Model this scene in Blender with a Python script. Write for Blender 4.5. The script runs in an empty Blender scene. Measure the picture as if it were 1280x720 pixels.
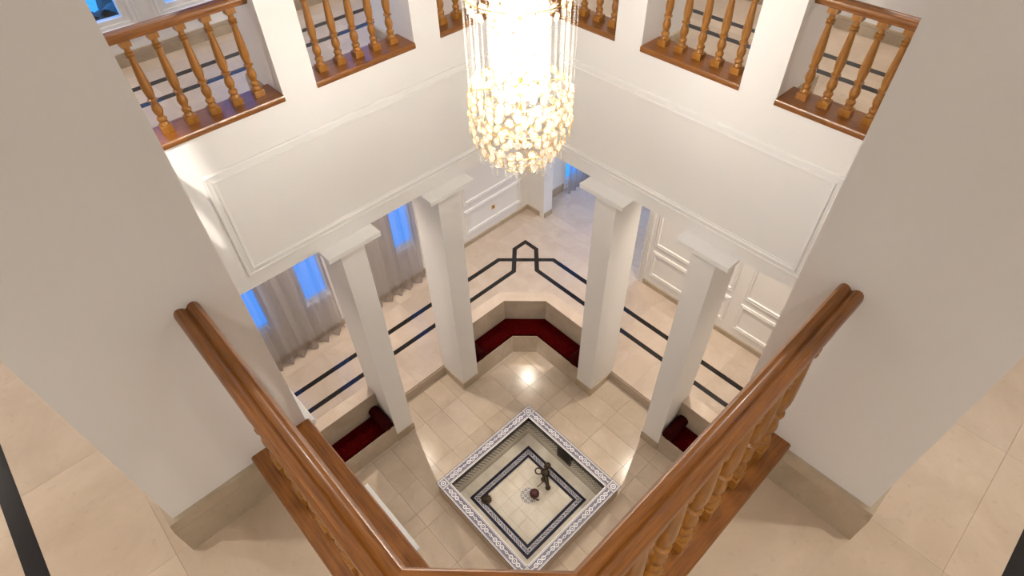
import bpy, math, random
from mathutils import Vector, Matrix
random.seed(7)
scene = bpy.context.scene
COL = scene.collection

# ------------------------------------------------------------------ camera
cam_d = bpy.data.cameras.new('camera'); cam = bpy.data.objects.new('camera', cam_d); COL.objects.link(cam)
cam_d.sensor_fit = 'HORIZONTAL'; cam_d.sensor_width = 36.0; cam_d.lens = 740.98/1280*36; cam_d.clip_start = .02
_r = Vector((.68706, .72632, -.02028)); _u = Vector((-.52045, .51142, .6838)); _f = Vector((-.50703, .45925, -.72939))
m = Matrix.Identity(4)
for i in range(3):
    m[i][0] = _r[i]; m[i][1] = _u[i]; m[i][2] = -_f[i]
m.translation = (1.8743, -1.8343, 6.1081)
cam.matrix_world = m
scene.camera = cam
# ------------------------------------------------------------------ world: blue dusk sky
w = bpy.data.worlds.new('dusk'); scene.world = w; w.use_nodes = True
bg = w.node_tree.nodes['Background']
bg.inputs[0].default_value = (.035, .30, .95, 1); bg.inputs[1].default_value = 1.9
# ------------------------------------------------------------------ exposure
vs = scene.view_settings
vs.view_transform = 'Standard'; vs.look = 'None'; vs.gamma = 1; vs.use_curve_mapping = False
vs.exposure = 0.0
# lamp levels
P_LOW, P_LOWMID, P_NMID, P_UP, P_UPN, P_UPNC, P_CH = 58, 172, 78, 84, 72, 98, 166
WARM = (1.0, .88, .74); WARM2 = (1.0, .94, .86)

# ================================================================== materials
def newmat(name):
    mt = bpy.data.materials.new(name); mt.use_nodes = True
    nt = mt.node_tree; return mt, nt, nt.nodes['Principled BSDF']
class X:                                    # tiny node-expression helper
    nt = None
    def __init__(s, sock): s.s = sock
    @staticmethod
    def op(o, a, b=None, c=None):
        n = X.nt.nodes.new('ShaderNodeMath'); n.operation = o
        for i, v in enumerate((a, b, c)):
            if v is None: continue
            if isinstance(v, X): X.nt.links.new(v.s, n.inputs[i])
            else: n.inputs[i].default_value = v
        return X(n.outputs[0])
    def __add__(s, o): return X.op('ADD', s, o)
    def __radd__(s, o): return X.op('ADD', s, o)
    def __sub__(s, o): return X.op('SUBTRACT', s, o)
    def __mul__(s, o): return X.op('MULTIPLY', s, o)
    def __rmul__(s, o): return X.op('MULTIPLY', s, o)
    def __truediv__(s, o): return X.op('DIVIDE', s, o)
    def lt(s, o): return X.op('LESS_THAN', s, o)
    def gt(s, o): return X.op('GREATER_THAN', s, o)
    def abs(s): return X.op('ABSOLUTE', s)
    def fract(s): return X.op('FRACT', s)
    def mx(s, o): return X.op('MAXIMUM', s, o)
    def mn(s, o): return X.op('MINIMUM', s, o)
def length(a, b): return X.op('SQRT', a*a + b*b)
def mixc(nt, fac, a, b):
    n = nt.nodes.new('ShaderNodeMix'); n.data_type = 'RGBA'
    if isinstance(fac, X): nt.links.new(fac.s, n.inputs[0])
    elif hasattr(fac, 'is_output'): nt.links.new(fac, n.inputs[0])
    else: n.inputs[0].default_value = fac
    for k, v in ((6, a), (7, b)):
        if hasattr(v, 'is_output'): nt.links.new(v, n.inputs[k])
        else: n.inputs[k].default_value = (*v, 1)
    return n.outputs[2]
def noise(nt, vec, scale, detail=4, rough=.55, dist=0):
    n = nt.nodes.new('ShaderNodeTexNoise'); n.inputs['Scale'].default_value = scale
    n.inputs['Detail'].default_value = detail; n.inputs['Roughness'].default_value = rough; n.inputs['Distortion'].default_value = dist
    if vec is not None: nt.links.new(vec, n.inputs['Vector'])
    return n.outputs['Fac']
def ramp(nt, fac, stops):
    n = nt.nodes.new('ShaderNodeValToRGB'); nt.links.new(fac, n.inputs[0]); e = n.color_ramp.elements
    while len(e) < len(stops): e.new(.5)
    for i, (p, c) in enumerate(stops): e[i].position = p; e[i].color = (*c, 1)
    return n.outputs[0]
def geo_pos(nt): return nt.nodes.new('ShaderNodeNewGeometry').outputs['Position']
def obj_rand(nt): return nt.nodes.new('ShaderNodeObjectInfo').outputs['Random']
def bump(nt, b, fac, strength, dist=.01):
    n = nt.nodes.new('ShaderNodeBump'); n.inputs['Strength'].default_value = strength; n.inputs['Distance'].default_value = dist
    nt.links.new(fac, n.inputs['Height']); nt.links.new(n.outputs[0], b.inputs['Normal'])

def paint(name, c, rough=.55):
    mt, nt, b = newmat(name); p = geo_pos(nt)
    f = noise(nt, p, 1.7, 3); c2 = tuple(x*.965 for x in c)
    nt.links.new(mixc(nt, f, c, c2), b.inputs['Base Color']); b.inputs['Roughness'].default_value = rough
    bump(nt, b, noise(nt, p, 180, 2), .04, .002)
    return mt
def marble(name, light, dark, rough=.16, tint=.10, scale=3.0):
    mt, nt, b = newmat(name); p = geo_pos(nt)
    off = nt.nodes.new('ShaderNodeVectorMath'); off.operation = 'MULTIPLY_ADD'
    r = obj_rand(nt); comb = nt.nodes.new('ShaderNodeCombineXYZ')
    nt.links.new(r, comb.inputs[0]); nt.links.new(r, comb.inputs[1])
    nt.links.new(comb.outputs[0], off.inputs[0]); off.inputs[1].default_value = (37, 91, 0); nt.links.new(p, off.inputs[2])
    v = off.outputs[0]
    f = noise(nt, v, scale, 8, .62, .6)
    c = ramp(nt, f, [(.28, dark), (.5, tuple((a+b_)/2 for a, b_ in zip(light, dark))), (.68, light)])
    g = noise(nt, v, 26, 5, .7)
    g2 = ramp(nt, g, [(.58, (0, 0, 0)), (.70, (1, 1, 1))])
    sep = nt.nodes.new('ShaderNodeSeparateColor'); nt.links.new(g2, sep.inputs[0])
    X.nt = nt
    c = mixc(nt, X(sep.outputs[0])*.28, c, tuple(x*.62 for x in dark))
    tv = X(r)*tint + (1-tint)
    n = nt.nodes.new('ShaderNodeVectorMath'); n.operation = 'SCALE'; nt.links.new(c, n.inputs[0]); nt.links.new(tv.s, n.inputs['Scale'])
    nt.links.new(n.outputs[0], b.inputs['Base Color'])
    b.inputs['Roughness'].default_value = rough
    return mt
def plain(name, c, rough=.5, metal=0, coat=0):
    mt, nt, b = newmat(name)
    f = noise(nt, geo_pos(nt), 40, 3)
    nt.links.new(mixc(nt, f, tuple(x*1.06 for x in c), tuple(x*.9 for x in c)), b.inputs['Base Color'])
    b.inputs['Roughness'].default_value = rough; b.inputs['Metallic'].default_value = metal
    b.inputs['Coat Weight'].default_value = coat; b.inputs['Coat Roughness'].default_value = .08
    return mt
def wood(name, light, dark, axis_scale, rough=.28, coat=.6):
    mt, nt, b = newmat(name)
    tc = nt.nodes.new('ShaderNodeTexCoord').outputs['Object']
    mp = nt.nodes.new('ShaderNodeMapping'); mp.inputs['Scale'].default_value = axis_scale; nt.links.new(tc, mp.inputs[0])
    f = noise(nt, mp.outputs[0], 6, 6, .65, .5)
    c = ramp(nt, f, [(.32, dark), (.52, tuple((a*.65+b_*.35) for a, b_ in zip(light, dark))), (.7, light)])
    nt.links.new(c, b.inputs['Base Color']); b.inputs['Roughness'].default_value = rough
    b.inputs['Coat Weight'].default_value = coat; b.inputs['Coat Roughness'].default_value = .12
    bump(nt, b, f, .06, .002)
    return mt
WHITE = paint('warm white wall paint', (.84, .82, .795))
WHITE2 = paint('white gloss joinery paint', (.83, .815, .79), .4)
CEIL = paint('ceiling paint', (.82, .80, .77))
M_GAL = marble('polished cream marble', (.66, .55, .455), (.545, .435, .345), .13)
M_PIT = marble('beige limestone tile', (.65, .54, .425), (.52, .42, .315), .17, .12)
M_UP = marble('honed cream marble', (.66, .52, .385), (.51, .385, .27), .40)
M_SKIRT = marble('beige marble skirting', (.54, .44, .325), (.40, .315, .22), .25)
M_BENCH = marble('bench marble', (.56, .455, .35), (.43, .345, .255), .22)
M_BLACK = marble('black marble inlay', (.012, .010, .010), (.02, .017, .016), .10)
M_GROUT = plain('grout', (.42, .335, .245), .8); M_GROUT2 = plain('pale grout', (.48, .385, .30), .7)
OAKX = wood('varnished oak', (.46, .19, .042), (.20, .062, .010), (1, 14, 14))
OAKY = wood('varnished oak turned', (.40, .172, .028), (.21, .078, .011), (14, 14, 1.2), .30, .2)
def oak_uv(name, light, dark, rough, coat):
    mt, nt, b = newmat(name)
    tc = nt.nodes.new('ShaderNodeTexCoord').outputs['UV']
    mp = nt.nodes.new('ShaderNodeMapping'); mp.inputs['Scale'].default_value = (2.2, 46, 1); nt.links.new(tc, mp.inputs[0])
    f = noise(nt, mp.outputs[0], 3.0, 6, .65, .35)
    mp2 = nt.nodes.new('ShaderNodeMapping'); mp2.inputs['Scale'].default_value = (14, 320, 1); nt.links.new(tc, mp2.inputs[0])
    g = noise(nt, mp2.outputs[0], 2.0, 3, .6)
    mid = tuple(a*.6+b_*.4 for a, b_ in zip(light, dark))
    c = ramp(nt, f, [(.30, dark), (.50, mid), (.72, light)])
    X.nt = nt
    c = mixc(nt, X(g).gt(.62)*.30, c, tuple(x*.55 for x in dark))
    nt.links.new(c, b.inputs['Base Color']); b.inputs['Roughness'].default_value = rough
    b.inputs['Coat Weight'].default_value = coat; b.inputs['Coat Roughness'].default_value = .10
    bump(nt, b, g, .05, .001)
    return mt
OAKR = oak_uv('varnished oak rail', (.31, .112, .017), (.12, .037, .005), .32, .12)
BRONZE = plain('dark bronze', (.05, .036, .022), .38, .8)
GOLD = plain('gold plated metal', (.85, .55, .18), .22, 1)
BLACKM = plain('black iron', (.012, .011, .012), .35, .4)
REDB = plain('dark red enamel', (.05, .0015, .003), .5, 0, 0)

def cushion_mat():
    mt, nt, b = newmat('red brocade'); p = geo_pos(nt)
    v = nt.nodes.new('ShaderNodeTexVoronoi'); v.inputs['Scale'].default_value = 70; nt.links.new(p, v.inputs['Vector'])
    X.nt = nt
    sp = X(v.outputs['Distance']).lt(.20)
    big = noise(nt, p, 9, 3)
    c = mixc(nt, big, (.045, .0004, .0005), (.024, .0002, .0003))
    c = mixc(nt, sp*.8, c, (.17, .018, .016))
    nt.links.new(c, b.inputs['Base Color']); b.inputs['Roughness'].default_value = .85
    b.inputs['Specular IOR Level'].default_value = .02
    bump(nt, b, noise(nt, p, 300, 2), .3, .002)
    return mt
RED = cushion_mat()
def red_plain():
    mt, nt, b = newmat('dark red velvet'); p = geo_pos(nt)
    nt.links.new(mixc(nt, noise(nt, p, 30, 3), (.040, .0025, .002), (.018, .0012, .001)), b.inputs['Base Color'])
    b.inputs['Roughness'].default_value = .8; b.inputs['Specular IOR Level'].default_value = .06
    return mt
REDV = red_plain()
def sheer():
    mt, nt, b = newmat('sheer taupe voile'); nt.nodes.remove(b)
    out = nt.nodes['Material Output']; p = geo_pos(nt)
    d = nt.nodes.new('ShaderNodeBsdfDiffuse'); d.inputs[0].default_value = (.60, .52, .46, 1)
    t = nt.nodes.new('ShaderNodeBsdfTranslucent'); t.inputs[0].default_value = (.50, .45, .40, 1)
    tr = nt.nodes.new('ShaderNodeBsdfTransparent'); tr.inputs[0].default_value = (.85, .85, .88, 1)
    m1 = nt.nodes.new('ShaderNodeMixShader'); m1.inputs[0].default_value = .4
    nt.links.new(d.outputs[0], m1.inputs[1]); nt.links.new(t.outputs[0], m1.inputs[2])
    m2 = nt.nodes.new('ShaderNodeMixShader'); m2.inputs[0].default_value = .60
    nt.links.new(m1.outputs[0], m2.inputs[1]); nt.links.new(tr.outputs[0], m2.inputs[2])
    nt.links.new(m2.outputs[0], out.inputs[0])
    return mt
SHEER = sheer()
def glass():
    mt, nt, b = newmat('window glass'); nt.nodes.remove(b); out = nt.nodes['Material Output']
    g = nt.nodes.new('ShaderNodeBsdfGlossy'); g.inputs['Roughness'].default_value = .02
    tr = nt.nodes.new('ShaderNodeBsdfTransparent'); tr.inputs[0].default_value = (.93, .96, .98, 1)
    mx = nt.nodes.new('ShaderNodeMixShader'); mx.inputs[0].default_value = .05
    nt.links.new(tr.outputs[0], mx.inputs[1]); nt.links.new(g.outputs[0], mx.inputs[2]); nt.links.new(mx.outputs[0], out.inputs[0])
    return mt
GLASS = glass()
def crystal():
    mt, nt, b = newmat('cut crystal'); nt.nodes.remove(b); out = nt.nodes['Material Output']
    t = nt.nodes.new('ShaderNodeBsdfTranslucent'); t.inputs[0].default_value = (1, .97, .90, 1)
    d = nt.nodes.new('ShaderNodeBsdfDiffuse'); d.inputs[0].default_value = (.95, .93, .88, 1)
    tr = nt.nodes.new('ShaderNodeBsdfTransparent'); tr.inputs[0].default_value = (.97, .96, .93, 1)
    g = nt.nodes.new('ShaderNodeBsdfGlossy'); g.inputs['Roughness'].default_value = .08
    def mix(f, a, b_):
        n = nt.nodes.new('ShaderNodeMixShader'); n.inputs[0].default_value = f
        nt.links.new(a.outputs[0], n.inputs[1]); nt.links.new(b_.outputs[0], n.inputs[2]); return n
    o = mix(.12, mix(.90, mix(.4, t, d), tr), g)
    nt.links.new(o.outputs[0], out.inputs[0])
    return mt
CRYSTAL = crystal()
def emit(name, c, s):
    mt, nt, b = newmat(name)
    b.inputs['Base Color'].default_value = (.9, .9, .9, 1)
    b.inputs['Emission Color'].default_value = (*c, 1); b.inputs['Emission Strength'].default_value = s
    f = noise(nt, geo_pos(nt), 20, 2); nt.links.new(mixc(nt, f, (.92, .92, .9), (.85, .85, .82)), b.inputs['Base Color'])
    return mt
BULB = emit('lit bulb', (1, .93, .82), 45)
LENS = emit('lit downlight lens', (1, .82, .62), 14)

def uvxy(nt):
    tc = nt.nodes.new('ShaderNodeTexCoord'); sp = nt.nodes.new('ShaderNodeSeparateXYZ')
    nt.links.new(tc.outputs['UV'], sp.inputs[0]); X.nt = nt
    return X(sp.outputs[0]), X(sp.outputs[1])
def rim_mat(corner=False):
    mt, nt, b = newmat('blue and white glazed rim tile' + (' corner' if corner else ''))
    u, v = uvxy(nt)                           # metres, centred on the tile
    vv = v.abs()
    if corner: e = u.abs().mx(vv)
    else: e = vv
    def ring(cx, r, wd): return (length(u - cx, v) - r).abs().lt(wd)
    def disc(cx, r): return length(u - cx, v).lt(r)
    if corner:
        white = ring(0, .022, .0045).mx(disc(0, .008))
    else:
        white = ring(-.048, .0165, .0042).mx(ring(.048, .0165, .0042)).mx(ring(0, .021, .0042)).mx(ring(.109, .0105, .003)).mx(ring(-.109, .0105, .003))
        white = white.mx(disc(-.048, .005)).mx(disc(.048, .005)).mx(disc(0, .007))
        link = vv.lt(.0035) * (u.abs() - .083).abs().lt(.014)
        white = white.mx(link)
    inner = disc(0, .016)
    c = mixc(nt, .0, (.195, .187, .24), (0, 0, 0))
    c = mixc(nt, inner*.5, c, (.10, .10, .15))
    c = mixc(nt, white, c, (.80, .79, .80))
    c = mixc(nt, e.gt(.0355), c, (.74, .73, .74))
    c = mixc(nt, (e - .0425).abs().lt(.0018), c, (.03, .03, .05))
    c = mixc(nt, (e if corner else v*-1.0).gt(.0508), c, (.008, .008, .018))
    nt.links.new(c, b.inputs['Base Color']); b.inputs['Roughness'].default_value = .2
    return mt
RIM, RIMC = rim_mat(), rim_mat(True)
def inner_mat():
    mt, nt, b = newmat('basin wall mosaic'); u, v = uvxy(nt)        # v: metres below the rim
    row = X.op('FLOOR', v/.027)
    f = (u/.036 + row*.37).fract()
    dens = X.op('MULTIPLY_ADD', v, -2.6, .92)
    dots = f.lt(dens) * (v/.027).fract().lt(.66) * v.lt(.205) * v.gt(.018)
    c = mixc(nt, dots, (.52, .475, .39), (.02, .02, .03))
    c = mixc(nt, v.lt(.078), c, (.008, .008, .014))
    nt.links.new(c, b.inputs['Base Color']); b.inputs['Roughness'].default_value = .25
    return mt
INNER = inner_mat()
def outer_mat():
    mt, nt, b = newmat('fountain outer mosaic'); u, v = uvxy(nt)
    row = X.op('FLOOR', v/.02)
    f = ((u/.04 + row*.5).fract() - .5).abs().gt(.44).mx((v/.02).fract().lt(.14))
    c = mixc(nt, f*.6, (.40, .29, .21), (.20, .14, .10))
    nt.links.new(c, b.inputs['Base Color']); b.inputs['Roughness'].default_value = .35
    return mt
OUTER = outer_mat()
def band_mat():
    mt, nt, b = newmat('basin border tile'); u, v = uvxy(nt)
    d = ((u*1.0 + v*1.2)/.026).fract().lt(.40) * v.abs().lt(.017)
    br = (u/.16).fract().gt(.80)
    d2 = (length((u/.03).fract() - .5, v/.03)).lt(.28)
    k = X.op('MULTIPLY', d, X.op('SUBTRACT', 1.0, br)).mx(d2*br)
    c = mixc(nt, k, (.50, .49, .53), (.045, .042, .055))
    c = mixc(nt, (v.abs() - .0185).abs().lt(.0015), c, (.75, .74, .75))
    nt.links.new(c, b.inputs['Base Color']); b.inputs['Roughness'].default_value = .2
    return mt
BAND = band_mat()
NAVY = plain('navy glazed tile', (.006, .007, .028), .14, 0, .4)
def basin_mat():
    mt, nt, b = newmat('basin floor mosaic'); p = geo_pos(nt)
    sp = nt.nodes.new('ShaderNodeSeparateXYZ'); nt.links.new(p, sp.inputs[0]); X.nt = nt
    x, y = X(sp.outputs[0]), X(sp.outputs[1])
    dots = length((x/.0165).fract() - .5, (y/.0165).fract() - .5).lt(.26)
    st = ramp(nt, noise(nt, p, 5, 5), [(.35, (.62, .565, .47)), (.62, (.72, .675, .585))])
    c = mixc(nt, dots*.22, st, (.34, .27, .16))
    nt.links.new(c, b.inputs['Base Color']); b.inputs['Roughness'].default_value = .22
    return mt
BASIN = basin_mat()
def medal_mat():
    mt, nt, b = newmat('blue medallion mosaic'); u, v = uvxy(nt)
    r = length(u, v)
    a = length((u/.042).fract() - .5, (v/.042).fract() - .5)
    k = (a - .30).abs().lt(.09).mx(a.lt(.10)).mx(a.gt(.62))
    c = mixc(nt, k, (.66, .62, .54), (.16, .17, .26))
    nt.links.new(c, b.inputs['Base Color']); b.inputs['Roughness'].default_value = .2
    return mt
MEDAL = medal_mat()
def leaf_mat():
    mt, nt, b = newmat('dusk leaf'); f = noise(nt, geo_pos(nt), 12, 3)
    nt.links.new(mixc(nt, f, (.02, .12, .10), (.01, .05, .05)), b.inputs['Base Color']); b.inputs['Roughness'].default_value = .4
    return mt
LEAF = leaf_mat()

# ================================================================== builders
class MB:
    def __init__(s): s.v = []; s.f = []; s.uv = {}; s.mi = []
    def add(s, vs, fs, mi=0):
        o = len(s.v); s.v += [tuple(p) for p in vs]; s.f += [tuple(i + o for i in f) for f in fs]; s.mi += [mi]*len(fs); return s
    def box(s, x0, x1, y0, y1, z0, z1, mi=0):
        x0, x1 = sorted((x0, x1)); y0, y1 = sorted((y0, y1)); z0, z1 = sorted((z0, z1))
        v = [(x, y, z) for z in (z0, z1) for (x, y) in ((x0, y0), (x1, y0), (x1, y1), (x0, y1))]
        return s.add(v, [(3, 2, 1, 0), (4, 5, 6, 7), (0, 1, 5, 4), (1, 2, 6, 5), (2, 3, 7, 6), (3, 0, 4, 7)], mi)
    def prism(s, poly, z0, z1, bev=0, mi=0):
        n = len(poly)
        ar = sum(poly[i][0]*poly[(i+1) % n][1] - poly[(i+1) % n][0]*poly[i][1] for i in range(n))
        if ar < 0: poly = poly[::-1]
        loops = [(0, z0), (0, z1 - bev), (bev, z1)] if bev else [(0, z0), (0, z1)]
        v = []
        for ins, z in loops: v += [(x, y, z) for x, y in inset(poly, ins)]
        f = [tuple(range(n))[::-1], tuple(range((len(loops)-1)*n, len(loops)*n))]
        for k in range(len(loops)-1):
            for i in range(n):
                j = (i+1) % n; f.append((k*n+i, k*n+j, (k+1)*n+j, (k+1)*n+i))
        return s.add(v, f, mi)
    def lathe(s, prof, seg=12, c=(0, 0, 0), mi=0):
        v = []; f = []
        for r, z in prof: v += [(c[0]+r*math.cos(2*math.pi*i/seg), c[1]+r*math.sin(2*math.pi*i/seg), c[2]+z) for i in range(seg)]
        for k in range(len(prof)-1):
            for i in range(seg):
                j = (i+1) % seg; f.append((k*seg+i, k*seg+j, (k+1)*seg+j, (k+1)*seg+i))
        f.append(tuple(range(seg))[::-1]); f.append(tuple((len(prof)-1)*seg+i for i in range(seg)))
        return s.add(v, f, mi)
    def tube(s, pts, r, seg=8, mi=0, closed=False):
        pts = [Vector(p) for p in pts]; n = len(pts); v = []; f = []
        rr = r if isinstance(r, (list, tuple)) else [r]*n
        prev = None
        for k, p in enumerate(pts):
            if closed: t = pts[(k+1) % n] - pts[k-1]
            else: t = pts[min(k+1, n-1)] - pts[max(k-1, 0)]
            t.normalize()
            a = t.cross(Vector((0, 0, 1)))
            if a.length < .05: a = t.cross(Vector((1, 0, 0)))
            a.normalize()
            if prev and a.dot(prev) < 0: a = -a
            prev = a; b = t.cross(a)
            v += [tuple(p + rr[k]*(math.cos(2*math.pi*i/seg)*a + math.sin(2*math.pi*i/seg)*b)) for i in range(seg)]
        for k in range(n if closed else n-1):
            for i in range(seg):
                j = (i+1) % seg; q = (k+1) % n; f.append((k*seg+i, k*seg+j, q*seg+j, q*seg+i))
        if not closed: f.append(tuple(range(seg))[::-1]); f.append(tuple((n-1)*seg+i for i in range(seg)))
        return s.add(v, f, mi)
    def sphere(s, c, rx, ry=None, rz=None, seg=12, rings=8, mi=0):
        ry = ry or rx; rz = rz or rx; v = []; f = []
        for k in range(1, rings):
            th = math.pi*k/rings
            v += [(c[0]+rx*math.sin(th)*math.cos(2*math.pi*i/seg), c[1]+ry*math.sin(th)*math.sin(2*math.pi*i/seg), c[2]+rz*math.cos(th)) for i in range(seg)]
        v += [(c[0], c[1], c[2]+rz), (c[0], c[1], c[2]-rz)]; t = len(v)-2
        for k in range(rings-2):
            for i in range(seg):
                j = (i+1) % seg; f.append((k*seg+j, k*seg+i, (k+1)*seg+i, (k+1)*seg+j))
        for i in range(seg):
            j = (i+1) % seg; f.append((i, j, t)); f.append(((rings-2)*seg+j, (rings-2)*seg+i, t+1))
        return s.add(v, f, mi)
    def mesh(s, name, mats, smooth=False):
        me = bpy.data.meshes.new(name); me.from_pydata(s.v, [], s.f)
        for mt in (mats if isinstance(mats, (list, tuple)) else [mats]): me.materials.append(mt)
        for p, i in zip(me.polygons, s.mi): p.material_index = i
        if s.uv:
            uv = me.uv_layers.new(name='UVMap')
            for p in me.polygons:
                for li, c in zip(p.loop_indices, s.uv.get(p.index, [(0, 0)]*len(p.vertices))): uv.data[li].uv = c
        import bmesh
        bm = bmesh.new(); bm.from_mesh(me); bmesh.ops.recalc_face_normals(bm, faces=bm.faces); bm.to_mesh(me); bm.free()
        if smooth:
            for p in me.polygons: p.use_smooth = True
            try: me.set_sharp_from_angle(angle=math.radians(38))
            except Exception: pass
        return me
    def build(s, name, mats, parent=None, smooth=False): return link(name, s.mesh(name, mats, smooth), parent)
def inset(poly, d):
    if not d: return list(poly)
    n = len(poly); out = []
    for i in range(n):
        a = Vector(poly[i-1]); b = Vector(poly[i]); c = Vector(poly[(i+1) % n])
        e1 = (b-a).normalized(); e2 = (c-b).normalized()
        n1 = Vector((-e1.y, e1.x)); n2 = Vector((-e2.y, e2.x)); k = (n1+n2)
        k = k/max(k.dot(n1), .2); out.append(tuple(b + k*d))
    return out
def link(name, data, parent=None):
    o = bpy.data.objects.new(name, data); COL.objects.link(o)
    if parent: o.parent = parent
    return o
def thing(name, label, cat, loc=(0, 0, 0), group=None):
    o = link(name, None); o.location = loc; o.empty_display_size = .05; return tag(o, label, cat, group)
def tag(o, label, cat, group=None):
    o['label'] = label; o['category'] = cat
    if group: o['group'] = group
    return o
def struct(o, label=None):
    o['kind'] = 'structure'
    if label: o['label'] = label
    return o
def local(mb, loc):                           # shift vertices so the thing's own origin is at loc
    mb.v = [(x-loc[0], y-loc[1], z-loc[2]) for x, y, z in mb.v]; return mb
def sweep(mb, prof, path, closed=False, mi=0):
    """profile (offset to the left of travel, z) swept along a plan path [(x,y)...] with mitres"""
    n = len(path); P = [Vector(p) for p in path]; v = []; f = []; k = len(prof); fb = len(mb.f)
    girth = [0.0]
    for a in range(k): girth.append(girth[-1] + math.hypot(prof[(a+1) % k][0]-prof[a][0], prof[(a+1) % k][1]-prof[a][1]))
    run = [0.0]
    for i in range(n): run.append(run[-1] + (P[(i+1) % n]-P[i]).length)
    for i in range(n):
        if closed or 0 < i < n-1:
            e1 = (P[i]-P[i-1]).normalized(); e2 = (P[(i+1) % n]-P[i]).normalized()
        elif i == 0: e1 = e2 = (P[1]-P[0]).normalized()
        else: e1 = e2 = (P[-1]-P[-2]).normalized()
        n1 = Vector((-e1.y, e1.x)); n2 = Vector((-e2.y, e2.x)); q = n1+n2; q = q/max(q.dot(n1), .2)
        for a, z in prof: v.append((P[i].x+q.x*a, P[i].y+q.y*a, z))
    for i in range(n if closed else n-1):
        j = (i+1) % n
        for a in range(k):
            b = (a+1) % k; mb.uv[fb+len(f)] = [(run[i]+i*3, girth[a]), (run[i]+i*3, girth[a+1]), (run[i+1]+i*3, girth[a+1]), (run[i+1]+i*3, girth[a])]; f.append((i*k+a, i*k+b, j*k+b, j*k+a))
    if not closed: f.append(tuple(range(k))); f.append(tuple((n-1)*k+a for a in range(k))[::-1])
    return mb.add(v, f, mi)
def strip_prof(wd, z0, z1): return [(-wd/2, z0), (wd/2, z0), (wd/2, z1), (-wd/2, z1)]
_tile_cache = {}
def tile_mesh(sx, sy, t, mat, name, gapk=True):
    key = (round(sx, 3), round(sy, 3), t, mat.name, gapk)
    if key not in _tile_cache:
        a, b = sx/2, sy/2; e = .0018 if gapk else .0003
        mb = MB(); mb.prism([(-a, -b), (a, -b), (a, b), (-a, b)], -t, 0, e)
        _tile_cache[key] = mb.mesh(name, mat)
    return _tile_cache[key]
def tiles(parent, rects, tx, ty, ox, oy, z, mat, t=.02, gap=.003, name='tile', stagger=False):
    for (x0, x1, y0, y1) in rects:
        for j in range(math.floor((y0-oy)/ty), math.ceil((y1-oy)/ty)):
            for i in range(math.floor((x0-ox)/tx)-1, math.ceil((x1-ox)/tx)+1):
                o = (tx/2 if stagger and j % 2 else 0)
                a0, a1 = max(x0, ox+o+i*tx)+gap/2, min(x1, ox+o+(i+1)*tx)-gap/2
                b0, b1 = max(y0, oy+j*ty)+gap/2, min(y1, oy+(j+1)*ty)-gap/2
                if a1-a0 < .004 or b1-b0 < .004: continue
                ob = link(name, tile_mesh(a1-a0, b1-b0, t, mat, name, gap > .002), parent)
                ob.location = ((a0+a1)/2, (b0+b1)/2, z)

# ================================================================== plan of the court
# far_left wall x=-D, far_right wall y=+D, near_left wall y=-D, near_right wall x=+D
DFL, DFR, DNL, DNR = 1.605, 1.523, 1.640, 1.574
ZB, ZU, ZC, ZS = 3.0, 4.043, 4.225, 4.265     # beam underside, upper floor, curb top, sill top
ZW, ZG, ZT = .15, 3.25, 6.95                  # gallery floor, gallery ceiling, upper ceiling
C0 = .160                                     # chamfer of the court's corners
SIDES = {                                     # (s, outward d, z) -> world
    'far_left':   lambda s, d, z=0: (-(DFL+d), s, z),
    'far_right':  lambda s, d, z=0: (-s, DFR+d, z),
    'near_left':  lambda s, d, z=0: (-s, -(DNL+d), z),
    'near_right': lambda s, d, z=0: (DNR+d, s, z)}
PIERS = {'far_left': ((-.558, -.326), (.459, .689)), 'far_right': ((-.573, -.328), (.438, .670)),
         'near_left': ((-.545, -.328), (.45, .68)), 'near_right': ((-.499, -.328), (.45, .68))}
COLS = {'far_left': ((-.546, -.329), (.431, .660)), 'far_right': ((-.558, -.343), (.427, .651)),
        'near_left': ((-.575, -.355), (.46, .68)), 'near_right': ((-.55, -.33), (.44, .66))}
# ends of each straight side in s (before chamfer), low end then high end
SEND = {'far_left': (-DNL, DFR), 'far_right': (-DNR, DFL), 'near_left': (-DNR, DFL), 'near_right': (-DNL, DFR)}
def cut(d): return C0 + .586*d
def srange(side, d):
    a, b = SEND[side]; return a - d + cut(d), b + d - cut(d)
def sbox(mb, side, s0, s1, d0, d1, z0, z1, mi=0):
    g = SIDES[side]; a = g(s0, d0, z0); b = g(s1, d1, z1)
    return mb.box(a[0], b[0], a[1], b[1], z0, z1, mi)
CORN = {'far': (-1, 1, DFL, DFR), 'left': (-1, -1, DFL, DNL), 'right': (1, 1, DNR, DFR), 'near': (1, -1, DNR, DNL)}
def cpts(corner, d, c=None):                  # chamfer end points at outward offset d: (on x-plane wall, on y-plane wall)
    sx, sy, Dx, Dy = CORN[corner]; k = cut(d) if c is None else c
    return (sx*(Dx+d), sy*(Dy+d-k)), (sx*(Dx+d-k), sy*(Dy+d))

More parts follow.
